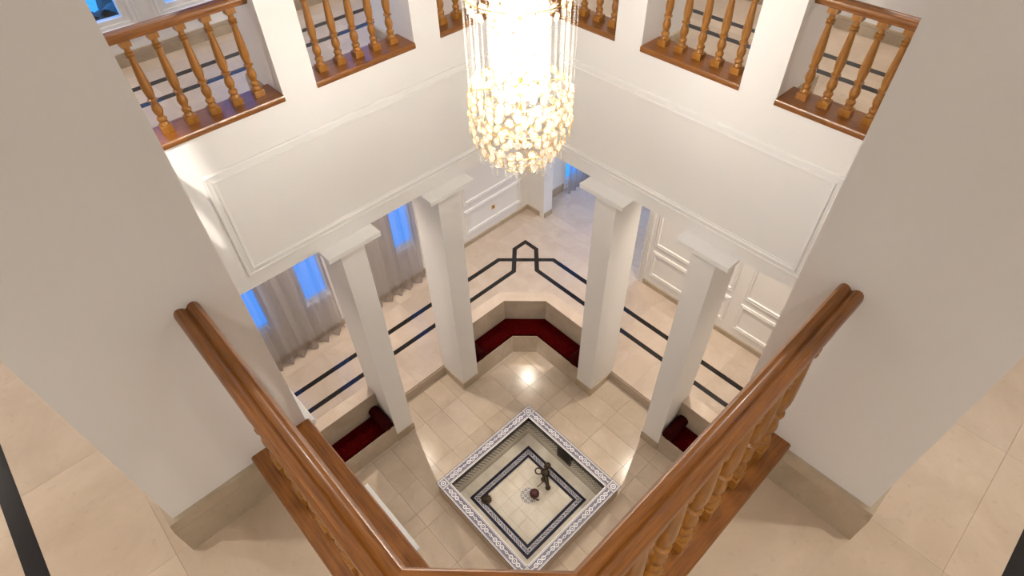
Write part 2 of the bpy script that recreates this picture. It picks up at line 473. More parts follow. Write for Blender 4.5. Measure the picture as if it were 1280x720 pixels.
# ================================================================== structure: floors
FX, FY, FZ, FS = -.060, .058, -.197, 1.032            # fountain placement (basin let into the court floor)
_fh = .640*FS; HOLE = (FX-_fh, FX+_fh, FY-_fh, FY+_fh)
def ring_rects(o, i):
    return [(o[0], i[0], o[2], o[3]), (i[1], o[1], o[2], o[3]), (i[0], i[1], i[3], o[3]), (i[0], i[1], o[2], i[2])]
mb = MB()
for q in ring_rects((-2.0, 1.96, -2.02, 1.9), HOLE): mb.box(q[0], q[1], q[2], q[3], -.22, -.021)
f_pit = struct(mb.build('floor', M_GROUT), 'beige stone floor of the sunken court around the fountain')
tiles(f_pit, ring_rects((-1.925, 1.90, -1.96, 1.84), HOLE), .485, .245, -1.51, .545, 0, M_PIT, gap=.0019)
GX0, GX1, GY0, GY1 = -3.36, 3.33, -3.40, 3.29          # gallery outer wall faces
IX0, IX1, IY0, IY1 = -1.915, 1.885, -1.95, 1.83        # gallery inner edge (step down)
def ring_rects(o, i):
    return [(o[0], i[0], o[2], o[3]), (i[1], o[1], o[2], o[3]), (i[0], i[1], i[3], o[3]), (i[0], i[1], o[2], i[2])]
mb = MB()
for q in ring_rects((GX0, GX1, GY0, GY1), (IX0+.012, IX1-.012, IY0+.012, IY1-.012)): mb.box(q[0], q[1], q[2], q[3], -.1, ZW-.021)
f_gal = struct(mb.build('floor_gallery', M_GROUT2), 'polished cream marble gallery floor with black inlaid bands')
tiles(f_gal, ring_rects((GX0, GX1, GY0, GY1), (IX0, IX1, IY0, IY1)), .60, .60, IX0, IY1, ZW, M_GAL, gap=.0006)
for a, b in (((IX0, IY0), (IX0, IY1)), ((IX0, IY1), (IX1, IY1)), ((IX1, IY1), (IX1, IY0)), ((IX1, IY0), (IX0, IY0))):
    sweep(MB(), [(-.001, -.0), (.014, -.0), (.014, ZW-.022), (-.001, ZW-.022)], [a, b]).build('riser', M_SKIRT, f_gal)
# black inlaid bands of the gallery floor
x0m, y0m = -.015, -.045
far_in = [(-2.487, 2.16), (-2.81, 2.485), (-2.81, 2.705), (-2.585, 2.705), (-2.27, 2.405)]
far_out = [(-2.807, 2.165), (-2.255, 2.722)]
def around(p):
    mx = lambda q: (2*x0m-q[0], q[1]); my = lambda q: (q[0], 2*y0m-q[1])
    return p + [mx(q) for q in p[::-1]] + [mx(my(q)) for q in p] + [my(q) for q in p[::-1]]
sweep(MB(), strip_prof(.066, ZW-.004, ZW+.0008), around(far_out), True).build('inlay_band', M_BLACK, f_gal)
sweep(MB(), strip_prof(.064, ZW-.004, ZW+.0012), around(far_in), True).build('inlay_band', M_BLACK, f_gal)
# upper floor
UX0, UX1, UY0, UY1 = -3.28, 3.28, -3.36, 3.25
mb = MB()
UI = (-(DFL+.20), DNR+.20, -(DNL+.20), DFR+.20)
for q in ring_rects((UX0, UX1, UY0, UY1), UI): mb.box(q[0], q[1], q[2], q[3], ZG, ZU-.021)
f_up = struct(mb.build('floor_upper', M_GROUT2), 'cream marble floor of the upper landing around the opening')
tiles(f_up, ring_rects((UX0, UX1, UY0, UY1), UI), .60, .60, -1.86, -2.2, ZU, M_UP, gap=.0006)
for a, b, c, d in ((-2.86, 2.77, -2.83, 2.74), (-2.59, 2.505, -2.565, 2.475)):
    sweep(MB(), strip_prof(.062, ZU-.004, ZU+.0008), [(a, c), (b, c), (b, d), (a, d)], True).build('inlay_band', M_BLACK, f_up)

# ================================================================== structure: court walls (spandrels, curbs, piers, lintels)
def frame_mesh(side_map, s0, s1, z0, z1, steps):
    """rectangular picture-frame moulding; steps = (inset, proud height towards the court)"""
    v = []; f = []
    for ins, h in steps:
        for s, z in ((s0+ins, z0+ins), (s1-ins, z0+ins), (s1-ins, z1-ins), (s0+ins, z1-ins)): v.append(side_map(s, -h, z))
    for k in range(len(steps)-1):
        for i in range(4):
            j = (i+1) % 4; f.append((k*4+i, k*4+j, (k+1)*4+j, (k+1)*4+i))
    return MB().add(v, f)
BIG = [(0, -.001), (0, .010), (.006, .016), (.016, .018), (.022, .010), (.044, .012), (.050, .022), (.060, .022), (.066, .008), (.075, .006), (.075, -.001)]
SMALL = [(0, -.001), (0, .010), (.008, .020), (.018, .012), (.024, .012), (.030, .020), (.040, .020), (.046, .006), (.046, -.001)]
PANEL_S = {'far_left': (-1.215, 1.13), 'far_right': (-1.135, 1.19), 'near_left': (-1.16, 1.19), 'near_right': (-1.2, 1.1)}
WALLS = {}
for side in SIDES:
    g = SIDES[side]; mb = MB()
    a0, a1 = srange(side, 0); b0, b1 = srange(side, .3)
    poly = [g(a0, 0)[:2], g(a1, 0)[:2], g(b1, .3)[:2], g(b0, .3)[:2]]
    mb.prism(poly, ZB, ZG+.02)
    c0, c1 = srange(side, .2)
    mb.prism([g(a0, 0)[:2], g(a1, 0)[:2], g(c1, .2)[:2], g(c0, .2)[:2]], ZG+.02, ZC)
    mb.prism([g(a0, 0)[:2], g(a1, 0)[:2], g(b1, .3)[:2], g(b0, .3)[:2]], 6.5, ZT)
    wl = struct(mb.build('wall_'+side, WHITE), {'far_left': 'white wall below the upper balustrade with long framed panel, curtain side',
        'far_right': 'white wall below the upper balustrade with long framed panel, panelled room side', 'near_left': 'white court wall under the near handrail, plain pier side',
        'near_right': 'white court wall under the near handrail opposite the curtains'}[side])
    WALLS[side] = wl
    p0, p1 = PANEL_S[side]
    frame_mesh(g, p0, p1, 3.119, 3.968, BIG).build('panel_moulding', WHITE2, wl)
    for s0, s1 in PIERS[side]:
        mb = MB(); sbox(mb, side, s0, s1, -.001, .49, ZC-.003, 6.5); sbox(mb, side, s0, s1, .2005, .49, ZU-.01, ZC-.003)
        mb.build('pier', WHITE, wl)
        # marble skirting around the landing side of the pier, with a thin cap course
        path = [g(s0, .2)[:2], g(s0, .49)[:2], g(s1, .49)[:2], g(s1, .2)[:2]]
        sgn = 1
        e = Vector(path[1])-Vector(path[0]); n1 = Vector((-e.y, e.x)); mid = Vector(g((s0+s1)/2, .35)[:2])-Vector(path[0])
        if n1.dot(mid) > 0: sgn = -1
        sweep(MB(), [(0, ZU), (sgn*.022, ZU), (sgn*.022, ZU+.145), (0, ZU+.145)], path).build('skirting', M_SKIRT, wl)
        sweep(MB(), [(0, ZU+.146), (sgn*.022, ZU+.146), (sgn*.018, ZU+.19), (0, ZU+.19)], path).build('skirting_cap', M_SKIRT, wl)
for c in CORN:
    a, b = cpts(c, 0); a3, b3 = cpts(c, .3); a2, b2 = cpts(c, .2)
    mb = MB().prism([a, b, b3, a3], ZB, ZG+.02).prism([a, b, b2, a2], ZG+.02, ZC).prism([a, b, b3, a3], 6.5, ZT)
    struct(mb.build('wall_'+c+'_corner', WHITE))

# ================================================================== structure: outer walls, windows, ceilings
def wall_open(name, plane, axis, thick, s0, s1, z0, z1, holes, mat=None):
    """wall in plane axis=plane, material on the +thick side; holes (a,b,za,zb)"""
    mb = MB(); xs = sorted({s0, s1, *[h[0] for h in holes], *[h[1] for h in holes]})
    for a, b in zip(xs, xs[1:]):
        hs = [h for h in holes if h[0] <= a+1e-6 and h[1] >= b-1e-6]; z = z0
        segs = []
        for h in sorted(hs, key=lambda h: h[2]):
            if h[2] > z: segs.append((z, h[2]))
            z = h[3]
        if z < z1: segs.append((z, z1))
        for q0, q1 in segs:
            if axis == 'x': mb.box(plane, plane+thick, a, b, q0, q1)
            else: mb.box(a, b, plane, plane+thick, q0, q1)
    return struct(mb.build(name, mat or WHITE))
WIN_LOW = [(-1.32, -.885, .75, 2.35), (-.455, -.10, .75, 2.35), (.86, 1.215, .75, 2.35)]
WIN_UP = [(-1.36, -.87, 4.335, 6.3), (-.62, .42, 4.335, 6.3), (.72, 1.76, 4.335, 6.3)]
wall_open('wall_left_lower', GX0, 'x', -.07, GY0-.25, GY1+.25, -.1, ZG, WIN_LOW)['label'] = 'white gallery wall with curtained windows and framed panels'
wall_open('wall_left_upper', UX0, 'x', -.15, UY0-.3, UY1+.3, ZG, ZT, WIN_UP)
DOOR = (-3.00, -1.165, -.1, 2.55)
wall_open('wall_back_lower', GY1, 'y', .17, GX0, GX1+.25, -.1, ZG, [DOOR])['label'] = 'white gallery wall with raised panels and a wide doorway'
wall_open('wall_back_upper', UY1, 'y', .25, UX0, UX1+.3, ZG, ZT, [])
wall_open('wall_front_lower', GY0, 'y', -.25, GX0, GX1+.25, -.1, ZG, [])
wall_open('wall_front_upper', UY0, 'y', -.3, UX0, UX1+.3, ZG, ZT, [])
wall_open('wall_right_lower', GX1, 'x', .25, GY0, GY1, -.1, ZG, [])
wall_open('wall_right_upper', UX1, 'x', .3, UY0, UY1, ZG, ZT, [])
struct(MB().box(-3.7, 3.7, -3.75, 3.6, ZT, ZT+.15).build('ceiling', CEIL))
def window(n, x, s0, s1, z0, z1, label):
    loc = (x, (s0+s1)/2, z0); fr = MB(); t = .035
    fr.box(x-.04, x+.02, s0, s0+t, z0, z1).box(x-.04, x+.02, s1-t, s1, z0, z1).box(x-.04, x+.02, s0+t, s1-t, z0, z0+t).box(x-.04, x+.02, s0+t, s1-t, z1-t, z1)
    o = struct(local(fr, loc).build('window_%d' % n, WHITE2), label); o.location = loc
    local(MB().box(x-.012, x-.006, s0+t, s1-t, z0+t, z1-t), loc).build('pane', GLASS, o)
    return o
for i, (a, b, c, d) in enumerate(WIN_LOW): window(i+1, GX0-.06, a, b, c, d, 'narrow window glowing dusk blue behind the sheer curtain')
for i, (a, b, c, d) in enumerate(WIN_UP): window(i+4, UX0-.03, a, b, c, d, 'upper landing window with dusk blue glass')
# window surrounds on the landing wall
gU = lambda s, d, z=0: (UX0-d, s, z)
for i, (a, b, c, d) in enumerate(WIN_UP):
    struct(frame_mesh(gU, a-.07, b+.07, c-.07, d+.07, SMALL).build('trim_%d' % (i+1), WHITE2))
# raised wall panels
WL = bpy.data.objects['wall_left_lower']; WB = bpy.data.objects['wall_back_lower']
gL = lambda s, d, z=0: (GX0-d, s, z)
gB = lambda s, d, z=0: (s, GY1+d, z)
for a, b in ((2.03, 3.14), (1.42, 1.88)):
    frame_mesh(gL, a, b, .365, .785, SMALL).build('panel_moulding', WHITE2, WL); frame_mesh(gL, a, b, .895, 2.6, SMALL).build('panel_moulding', WHITE2, WL)
for a, b in ((-1.015, -.445), (-.33, .135), (.275, 1.15), (1.3, 2.2)):
    frame_mesh(gB, a, b, .362, .79, SMALL).build('panel_moulding', WHITE2, WB); frame_mesh(gB, a, b, .892, 2.6, SMALL).build('panel_moulding', WHITE2, WB)
# door casing (reeded)
mb = MB()
for k in range(4): mb.box(-1.165+.022*k, -1.165+.022*k+.015, GY1-.022, GY1, ZW, 2.6)
mb.box(-1.165, -1.08, GY1-.010, GY1, ZW, 2.62)
struct(mb.build('trim_10', WHITE2), 'reeded white casing on the doorway jamb')
mb = MB().box(-3.085, -3.0, GY1-.010, GY1, ZW, 2.62).box(-3.085, -1.08, GY1-.012, GY1, 2.55, 2.63)
struct(mb.build('trim_11', WHITE2))
# baseboards
def baseboard(name, pts, z, h, t=.02):
    return struct(sweep(MB(), [(0, z), (-t, z), (-t, z+h), (0, z+h)], pts).build(name, M_SKIRT))
baseboard('baseboard_left_lower', [(GX0, GY0), (GX0, GY1), (-3.085, GY1)], ZW, .075)
baseboard('baseboard_back_lower', [(-1.08, GY1), (GX1, GY1)], ZW, .075)
baseboard('baseboard_doorway', [(-3.0, GY1-.002), (-3.0, GY1+.17)], ZW, .09, .012)
baseboard('baseboard_left_upper', [(UX0, UY0), (UX0, UY1), (UX1, UY1), (UX1, UY0)], ZU, .075, .022)
baseboard('baseboard_left_upper_cap', [(UX0, UY0), (UX0, UY1), (UX1, UY1), (UX1, UY0)], ZU+.076, .022, .018)
# ------------------------------------------------------------------ side room beyond the doorway
RY0, RY1, RX0, RX1 = GY1+.17, 6.6, -3.27, -.6
fr = struct(MB().box(RX0-.01, RX1+.01, GY1, RY1+.01, -.1, ZW-.021).build('floor_side_room', M_GROUT), 'pale marble floor of the room beyond the doorway, tinted blue')
tiles(fr, [(RX0, RX1, RY0+.001, RY1)], .6, .6, -3.0, RY0, ZW, M_GAL, gap=.0006)
tiles(fr, [(DOOR[0], DOOR[1], GY1+.001, RY0)], .6, .17, -3.0, GY1, ZW, M_GAL, gap=.0006, name='threshold')
wall_open('wall_side_room_left', RX0, 'x', -.09, RY0, RY1, -.1, ZG, [(4.05, 5.9, ZW+.1, 2.7)])
wall_open('wall_side_room_back', RY1, 'y', .2, RX0-.2, RX1+.2, -.1, ZG, [(-2.9, -1.2, ZW+.6, 2.6)])
wall_open('wall_side_room_right', RX1, 'x', .2, RY0, RY1, -.1, ZG, [])
struct(MB().box(RX0-.2, RX1+.2, RY0, RY1+.2, ZG, ZG+.1).build('ceiling_side_room', CEIL))
window(7, RX0-.06, 4.05, 5.9, ZW+.1, 2.7, 'tall dusk blue window of the room beyond the doorway')
baseboard('baseboard_side_room', [(RX0, RY0), (RX0, 4.0)], ZW, .14)

# ================================================================== balustrades
RW = .76
RPROF = [(-.030, -.066), (-.030, -.052), (-.041, -.048), (-.0445, -.036), (-.0445, -.020), (-.040, -.008), (-.031, -.001), (-.021, 0), (-.011, -.003), (-.004, -.009),
         (0, -.0115), (.004, -.009), (.011, -.003), (.021, 0), (.031, -.001), (.040, -.008), (.0445, -.020), (.0445, -.036), (.041, -.048), (.030, -.052), (.030, -.066)]
def baluster_mesh(h):
    """turned oak baluster, total height h"""
    mb = MB(); k = h/.53; b = .031
    mb.prism([(-b, -b), (b, -b), (b, b), (-b, b)], 0, .042*k, .004)
    pr = [(.026, .040), (.029, .048), (.024, .056), (.021, .064), (.026, .072), (.028, .080), (.025, .089), (.018, .095), (.017, .101), (.023, .113), (.0275, .130), (.0275, .145), (.022, .166), (.0165, .183),
          (.018, .188), (.0275, .193), (.0275, .200), (.019, .206), (.022, .222), (.026, .250), (.0265, .275), (.024, .320), (.020, .380), (.0165, .430), (.0165, .437), (.0235, .442), (.0235, .449), (.018, .453), (.024, .458), (.024, .466), (.017, .471), (.0165, .488), (.022, .497), (.022, .503)]
    mb.lathe([(r, z*k) for r, z in pr], 14)
    c = .027; mb.prism([(-c, -c), (c, -c), (c, c), (-c, c)], .500*k, h)
    return mb.mesh('baluster', OAKY, True)
BAL_FAR, BAL_NEAR = baluster_mesh(.530), baluster_mesh(.652)
BAL_LAB = {}
def balustrade(label, path, spots, ztop, mesh, sill_paths):
    """path: plan polyline of the rail; spots: baluster positions"""
    c = Vector((0, 0)); 
    for p in path: c += Vector(p)/len(path)
    loc = (c.x, c.y, ZC)
    t = thing('balustrade', label, 'balustrade', loc, None)
    local(sweep(MB(), [(a*RW, z*(1 if ztop > 4.9 else .77)+ztop) for a, z in RPROF], path), loc).build('handrail', OAKR, t, True)
    sb = MB()
    sweep(sb, [(-.108, ZC+.001), (.108, ZC+.001), (.112, ZC+.008), (.112, ZS-.008), (.106, ZS), (-.106, ZS), (-.112, ZS-.008), (-.112, ZC+.008)], sill_paths)
    local(sb, loc).build('sill_board', OAKR, t, True)
    for x, y, a in spots:
        o = link('baluster', mesh, t); o.location = (x-loc[0], y-loc[1], ZS-ZC); o.rotation_euler[2] = a
    return t
RD, RDN, SD = .11, .131, .098                            # rail and sill centre lines, outward from the wall face
ZR_FAR, ZR_NEAR = 4.845, 4.982
SP = .141
BL = {'far_left': 'oak balustrade of five turned balusters between white piers, above the curtain-side panel',
      'far_right': 'oak balustrade of five turned balusters between white piers, above the right wall panel',
      'near_left': 'oak balustrade of five balusters in the opening beyond the left grey pier', 'near_right': 'oak balustrade of five balusters in the opening beyond the right grey pier'}
for side in SIDES:
    g = SIDES[side]; (a0, a1), (b0, b1) = PIERS[side]; c = (a1+b0)/2
    balustrade(BL[side], [g(a1, RD)[:2], g(b0, RD)[:2]], [(*g(c+SP*k, RD)[:2], 0) for k in (-2, -1, 0, 1, 2)], ZR_FAR, BAL_FAR, [g(a1, SD)[:2], g(b0, SD)[:2]])
def corner_balustrade(corner, label, xs, ys, ztop, mesh):
    """xs: (side on the x plane, pier edge s); ys: (side on the y plane, pier edge s)"""
    rd = RDN if corner == 'near' else RD
    def path(d):
        a, b = cpts(corner, d); return [SIDES[xs[0]](xs[1], d)[:2], a, b, SIDES[ys[0]](ys[1], d)[:2]]
    P = path(rd); spots = []
    for e, k in ((P[0], P[1]), (P[3], P[2])):
        v = Vector(k)-Vector(e); L = v.length; v.normalize(); q = .107
        while q < L-.03: p = Vector(e)+v*q; spots.append((p.x, p.y, 0)); q += .132 if corner == 'right' else .143
    md = (Vector(P[1])+Vector(P[2]))/2; spots.append((md.x, md.y, math.pi/4))
    return balustrade(label, P, spots, ztop, mesh, path(SD))
corner_balustrade('far', 'oak balustrade turning the corner behind the chandelier', ('far_left', PIERS['far_left'][1][1]), ('far_right', PIERS['far_right'][1][1]), ZR_FAR, BAL_FAR)
corner_balustrade('left', 'oak corner balustrade by the blue landing window', ('far_left', PIERS['far_left'][0][0]), ('near_left', PIERS['near_left'][1][1]), ZR_FAR, BAL_FAR)
corner_balustrade('right', 'oak corner balustrade on the right wall, partly behind the big grey pier', ('near_right', PIERS['near_right'][1][1]), ('far_right', PIERS['far_right'][0][0]), ZR_FAR, BAL_FAR)
corner_balustrade('near', 'large glossy oak balustrade with three-sided handrail overlooking the fountain', ('near_right', PIERS['near_right'][0][0]), ('near_left', PIERS['near_left'][0][0]), ZR_NEAR, BAL_NEAR)

# ================================================================== columns
CL = {('far_left', 0): 'white square column beside the red bolster, curtain side', ('far_left', 1): 'white square column at the curtain-side end of the red corner seat',
      ('far_right', 0): 'white square column beside the red bolster, panelled wall side', ('far_right', 1): 'white square column in front of the doorway, at the end of the red corner seat',
      ('near_left', 0): 'white column under the near wall, only its bright square cap showing beside the oak sill and stone floor', ('near_left', 1): 'white column under the near wall, its bright cap showing against the black floor bands',
      ('near_right', 0): 'white square column below the right handrail, near end', ('near_right', 1): 'white square column below the right handrail, far end'}
for side in COLS:
    g = SIDES[side]
    for i, (s0, s1) in enumerate(COLS[side]):
        c = g((s0+s1)/2, .14); t = thing('column', CL[(side, i)], 'column', (c[0], c[1], 0))
        local(sbox(MB(), side, s0, s1, -.058, .345, 0, ZB-.045), t.location).build('shaft', WHITE, t)
        cx = (s0+s1)/2; hw = .238
        mb = MB(); sbox(mb, side, cx-hw, cx+hw, -.178 if side == 'near_left' else -.135, .40, ZB-.045, ZB-.002); local(mb, t.location).build('capital', WHITE2, t)
        q = .008; poly = [g(s0-q, -.058-q)[:2], g(s1+q, -.058-q)[:2], g(s1+q, .34)[:2], g(s0-q, .34)[:2]]
        local(MB().prism(poly, 0.0, .125), t.location).build('skirting', M_SKIRT, t)

# ================================================================== corner seats
def bench(corner, ex, ey, labs):
    """ex: x where the arm along the y-plane ends; ey: y where the arm along the x-plane ends"""
    sx, sy, Dx, Dy = CORN[corner]
    def line(d, c): a, b = cpts(corner, d, c); return [(a[0], ey), a, b, (ex, b[1])]
    fr, bk = line(-.058, .21), line(.215, .366)
    rr = line(.36, .366+.145*.586)
    loc = (sx*(Dx+.1), sy*(Dy+.1), 0)
    t = thing('corner_bench', labs[0], 'bench', loc)
    local(MB().prism(fr + bk[::-1], 0, .31, .003), loc).build('seat_base', M_BENCH, t)
    local(MB().prism(bk + rr[::-1], 0.0, .662, .003), loc).build('backrest', M_BENCH, t)
    # marble cap stones of the backrest
    bk2 = line(.211, .366-.004*.586)
    local(MB().prism(bk2 + rr[::-1], .663, .672, .002), loc).build('coping', M_GAL, t)
    fi = line(-.05, .215); bi = line(.205, .36)
    cz = .311
    mb = MB()
    e = .012
    shrink = lambda L: [(L[0][0], L[0][1]+sy*e), L[1], L[2], (L[3][0]+sx*e, L[3][1])]
    poly = shrink(fi) + shrink(bi)[::-1]
    mb.prism(poly, cz, cz+.036, .010)
    cu = local(mb, (loc[0], loc[1], cz)).build('seat_cushion', RED); cu.location = (loc[0], loc[1], cz)
    tag(cu, labs[1], 'cushion')
def bolster(x, y, along, label, L=.30, r=.062):
    z = .348+r; mb = MB(); seg = 18
    pr = [(.0, -L/2), (r*.45, -L/2), (r*.50, -L/2-.006), (r*.86, -L/2-.004), (r*.97, -L/2+.006), (r, -L/2+.03), (r*1.01, 0), (r, L/2-.03), (r*.97, L/2-.006), (r*.86, L/2+.004), (r*.5, L/2+.006), (r*.45, L/2), (0, L/2)]
    pr[0] = (.002, -L/2); pr[-1] = (.002, L/2)
    mb.lathe(pr, seg)
    if along == 'x': mb.v = [(c, b, -a) for a, b, c in mb.v]
    else: mb.v = [(a, c, -b) for a, b, c in mb.v]
    me = mb.mesh('bolster', REDV, True); me.name = 'bolster_body'
    t = thing('bolster', label, 'bolster', (x, y, z)); link('cover', me, t)
    for sg in (-1, 1):
        ring = []
        for k in range(20):
            a = 2*math.pi*k/20; p = (r*.93*math.cos(a), r*.93*math.sin(a)); q = sg*(L/2+.001)
            ring.append((q, p[0], p[1]) if along == 'x' else (p[0], q, p[1]))
        MB().tube(ring, .004, 6, closed=True).build('piping', RED, t, True)
bench('far', -COLS['far_right'][1][1], COLS['far_left'][1][1], ('marble corner seat wrapping the far corner under the floor star', 'wide dark red speckled seat cushion bent around the far corner'))
bench('left', -COLS['near_left'][1][1], COLS['far_left'][0][0], ('marble corner seat on the curtain side of the fountain', 'dark red seat cushion on the curtain side, partly under the near handrail'))
bench('right', -COLS['far_right'][0][0], COLS['near_right'][1][1], ('marble corner seat on the panelled wall side, under the right handrail', 'dark red seat cushion on the panelled wall side, beside the right handrail'))
bench('near', -COLS['near_left'][0][0], COLS['near_right'][0][0], ('marble corner seat directly below the near balustrade', 'dark red seat cushion directly below the near balustrade'))
bolster(-(DFL+.075), COLS['far_left'][0][0]-.078, 'x', 'dark red bolster leaning on the white column, curtain side')
bolster(-COLS['far_right'][0][0]+.078, DFR+.075, 'y', 'dark red bolster leaning on the white column, panelled wall side')
bolster(-(DFL+.075), COLS['far_left'][1][1]+.078, 'x', 'dark red bolster at the curtain-side end of the far corner seat')
bolster(-COLS['far_right'][1][1]-.078, DFR+.075, 'y', 'dark red bolster at the doorway-side end of the far corner seat')

# ================================================================== fountain
FH, FI, ZF, ZBAS = .656, .545, .428, .10
FGL = -FZ/FS                                   # court floor level in the fountain's own units
def FT(x, y, z): return (FX+FS*x, FY+FS*y, FZ+FS*z)
fo = thing('fountain', 'square tiled fountain basin with blue and white rim in the sunken court', 'fountain', (FX, FY, FZ)); fo.scale = (FS,)*3
def uvmesh(name, quads, mats, parent, loc=(0, 0, 0)):
    """quads: list of (4 verts, 4 uvs)"""
    me = bpy.data.meshes.new(name); v = []; f = []
    for q, _ in quads: f.append(tuple(range(len(v), len(v)+4))); v += q
    me.from_pydata(v, [], f); uv = me.uv_layers.new(name='UVMap')
    for i, (_, us) in enumerate(quads):
        for k, c in enumerate(us): uv.data[i*4+k].uv = c
    me.materials.append(mats); o = link(name, me, parent); o.location = loc; return o
def slab_quads(a, b, t):
    """top at z=0 with uv in metres centred, plus four sides and the underside"""
    q = [([(-a, -b, 0), (a, -b, 0), (a, b, 0), (-a, b, 0)], [(-a, -b), (a, -b), (a, b), (-a, b)])]
    P = [(-a, -b), (a, -b), (a, b), (-a, b)]
    for i in range(4):
        (x0, y0), (x1, y1) = P[i], P[(i+1) % 4]
        q.append(([(x0, y0, -t), (x1, y1, -t), (x1, y1, 0), (x0, y0, 0)], [(x0, y0), (x1, y1), (x1, y1), (x0, y0)]))
    q.append(([(-a, b, -t), (a, b, -t), (a, -b, -t), (-a, -b, -t)], [(0, b)]*4))
    return q
rw = FH-FI; n = 5; ul = 2*FI/n; rt = .008; rc = (FH+FI)/2
first = None
for k in range(4):
    ang = k*math.pi/2; ca, sa = math.cos(ang), math.sin(ang)
    for i in range(n):
        x, y = -FI+ul*(i+.5), -rc
        p = (x*ca-y*sa, x*sa+y*ca, ZF)
        if first is None: first = uvmesh('rim_tile', slab_quads(ul/2-.0006, rw/2, rt), RIM, fo); o = first
        else: o = link('rim_tile', first.data, fo)
        o.location = p; o.rotation_euler[2] = ang
cf = None
for sx in (-1, 1):
    for sy in (-1, 1):
        if cf is None: cf = uvmesh('rim_corner_tile', slab_quads(rw/2-.0006, rw/2-.0006, rt), RIMC, fo); o = cf
        else: o = link('rim_corner_tile', cf.data, fo)
        o.location = (sx*rc, sy*rc, ZF)
for k in range(4):                                # walls: outer and inner faces
    ang = k*math.pi/2; a, b = FH-.014, FI+.004; h = ZF-rt-.001
    o = uvmesh('outer_wall', [([(-a, -a, FGL), (a, -a, FGL), (a, -a, h), (-a, -a, h)], [(-a, 0), (a, 0), (a, h), (-a, h)]),
               ([(-a, -a, h), (a, -a, h), (b, -b, h), (-b, -b, h)], [(0, .01)]*4)], OUTER, fo); o.rotation_euler[2] = ang
    mbq = [([(b, -b, ZBAS-.02), (-b, -b, ZBAS-.02), (-b, -b, h), (b, -b, h)], [(b, ZF-ZBAS), (-b, ZF-ZBAS), (-b, 0), (b, 0)])]
    o = uvmesh('inner_wall', mbq, INNER, fo); o.rotation_euler[2] = ang
MB().box(-FI-.003, FI+.003, -FI-.003, FI+.003, 0, ZBAS-.014).build('basin_bed', M_GROUT, fo)
tiles(fo, [(-FI, FI, -FI, FI)], 2*FI/8, 2*FI/8, -FI, -FI, ZBAS, BASIN, .012, .0012, 'basin_tile')
def frame_loop(r, wd, z, mat, name, zt=.0016):
    sweep(MB(), strip_prof(wd, z-.003, z+zt), [(-r, -r), (r, -r), (r, r), (-r, r)], True).build(name, mat, fo)
frame_loop(.414, .031, ZBAS, NAVY, 'border_strip'); frame_loop(.343, .029, ZBAS, NAVY, 'border_strip')
for k in range(4):
    a, b = .3985, .3575
    o = uvmesh('border_band', [([(-a, -a, ZBAS+.0012), (a, -a, ZBAS+.0012), (b, -b, ZBAS+.0012), (-b, -b, ZBAS+.0012)], [(-a, -.0205), (a, -.0205), (b, .0205), (-b, .0205)])], BAND, fo)
    o.rotation_euler[2] = k*math.pi/2
uvq = []
Rm = .088
for k in range(0, 16, 2):
    p = [(Rm*math.cos(2*math.pi*(k+j)/16), Rm*math.sin(2*math.pi*(k+j)/16)) for j in range(3)]
    uvq.append(([(0, 0, 0)]+[(x, y, 0) for x, y in p], [(0, 0)]+p))
uvmesh('medallion', uvq, MEDAL, fo, (-.02, .03, ZBAS+.001))
# dark outlet box let into the basin wall
ob = MB().box(-.10, .09, FI-.012, FI+.003, .20, .425).build('outlet_frame', BLACKM, fo)
mb = MB()
for k in range(3): mb.box(-.085, .075, FI-.018, FI-.012, .235+.055*k, .262+.055*k)
mb.build('louvre', BRONZE, ob)
# bronze rosette nozzle
ro = thing('nozzle_rosette', 'round bronze flower-shaped nozzle on the corner of the basin border', 'nozzle', FT(-.292, -.318, ZBAS+.0018))
MB().lathe([(.048, 0), (.05, .006), (.042, .014), (.03, .016), (.028, .022), (.012, .026), (.004, .03)], 18).build('disc', BRONZE, ro, True)
pt = MB().sphere((0, 0, 0), .014, .009, .007, 8, 6).mesh('petal', BRONZE, True)
for k in range(12):
    a = 2*math.pi*k/12; o = link('petal', pt, ro); o.location = (.047*math.cos(a), .047*math.sin(a), .009); o.rotation_euler[2] = a
# bronze spout
sp = thing('fountain_spout', 'dark bronze spout with curled handle and knob standing in the basin', 'spout', FT(-.03, .27, ZBAS+.001))
def L_(p): return ((p[0]+.03)*1.15, (p[1]-.27)*1.15, p[2]-ZBAS-.001)
MB().tube([L_(q) for q in [(.066, .225, .16), (.03, .245, .19), (-.02, .275, .215), (-.055, .295, .225)]], [.018, .022, .029, .034], 10).build('barrel', BRONZE, sp, True)
MB().sphere(L_((.066, .222, .158)), .030).build('knob', BRONZE, sp, True)
MB().sphere(L_((-.035, .29, .22)), .056, .048, .036).build('body', BRONZE, sp, True)
MB().sphere(L_((-.062, .345, .262)), .038, .038, .028).tube([L_(q) for q in [(-.04, .30, .22), (-.062, .345, .262)]], .016, 8).build('cap', BRONZE, sp, True)
MB().tube([L_((-.098+.032*math.cos(a), .262+.03*math.sin(a), .205)) for a in [2*math.pi*k/16 for k in range(16)]], .0085, 6, closed=True).build('ring_handle', BRONZE, sp, True)
MB().tube([L_(q) for q in [(-.035, .285, .21), (-.03, .275, .15), (-.03, .27, ZBAS+.02)]], [.016, .012, .016], 10).lathe([(.032, 0), (.034, .008), (.02, .016), (.014, .024)], 14).build('stem', BRONZE, sp, True)
MB().tube([L_(q) for q in [(-.03, .27, .20), (.01, .215, .21), (.005, .17, .20), (.0, .145, .19)]], .0055, 6).build('arm', BRONZE, sp, True)
bw = thing('bowl', 'dark red round pot on a bronze foot beside the mosaic medallion', 'pot', FT(.03, .065, ZBAS+.002))
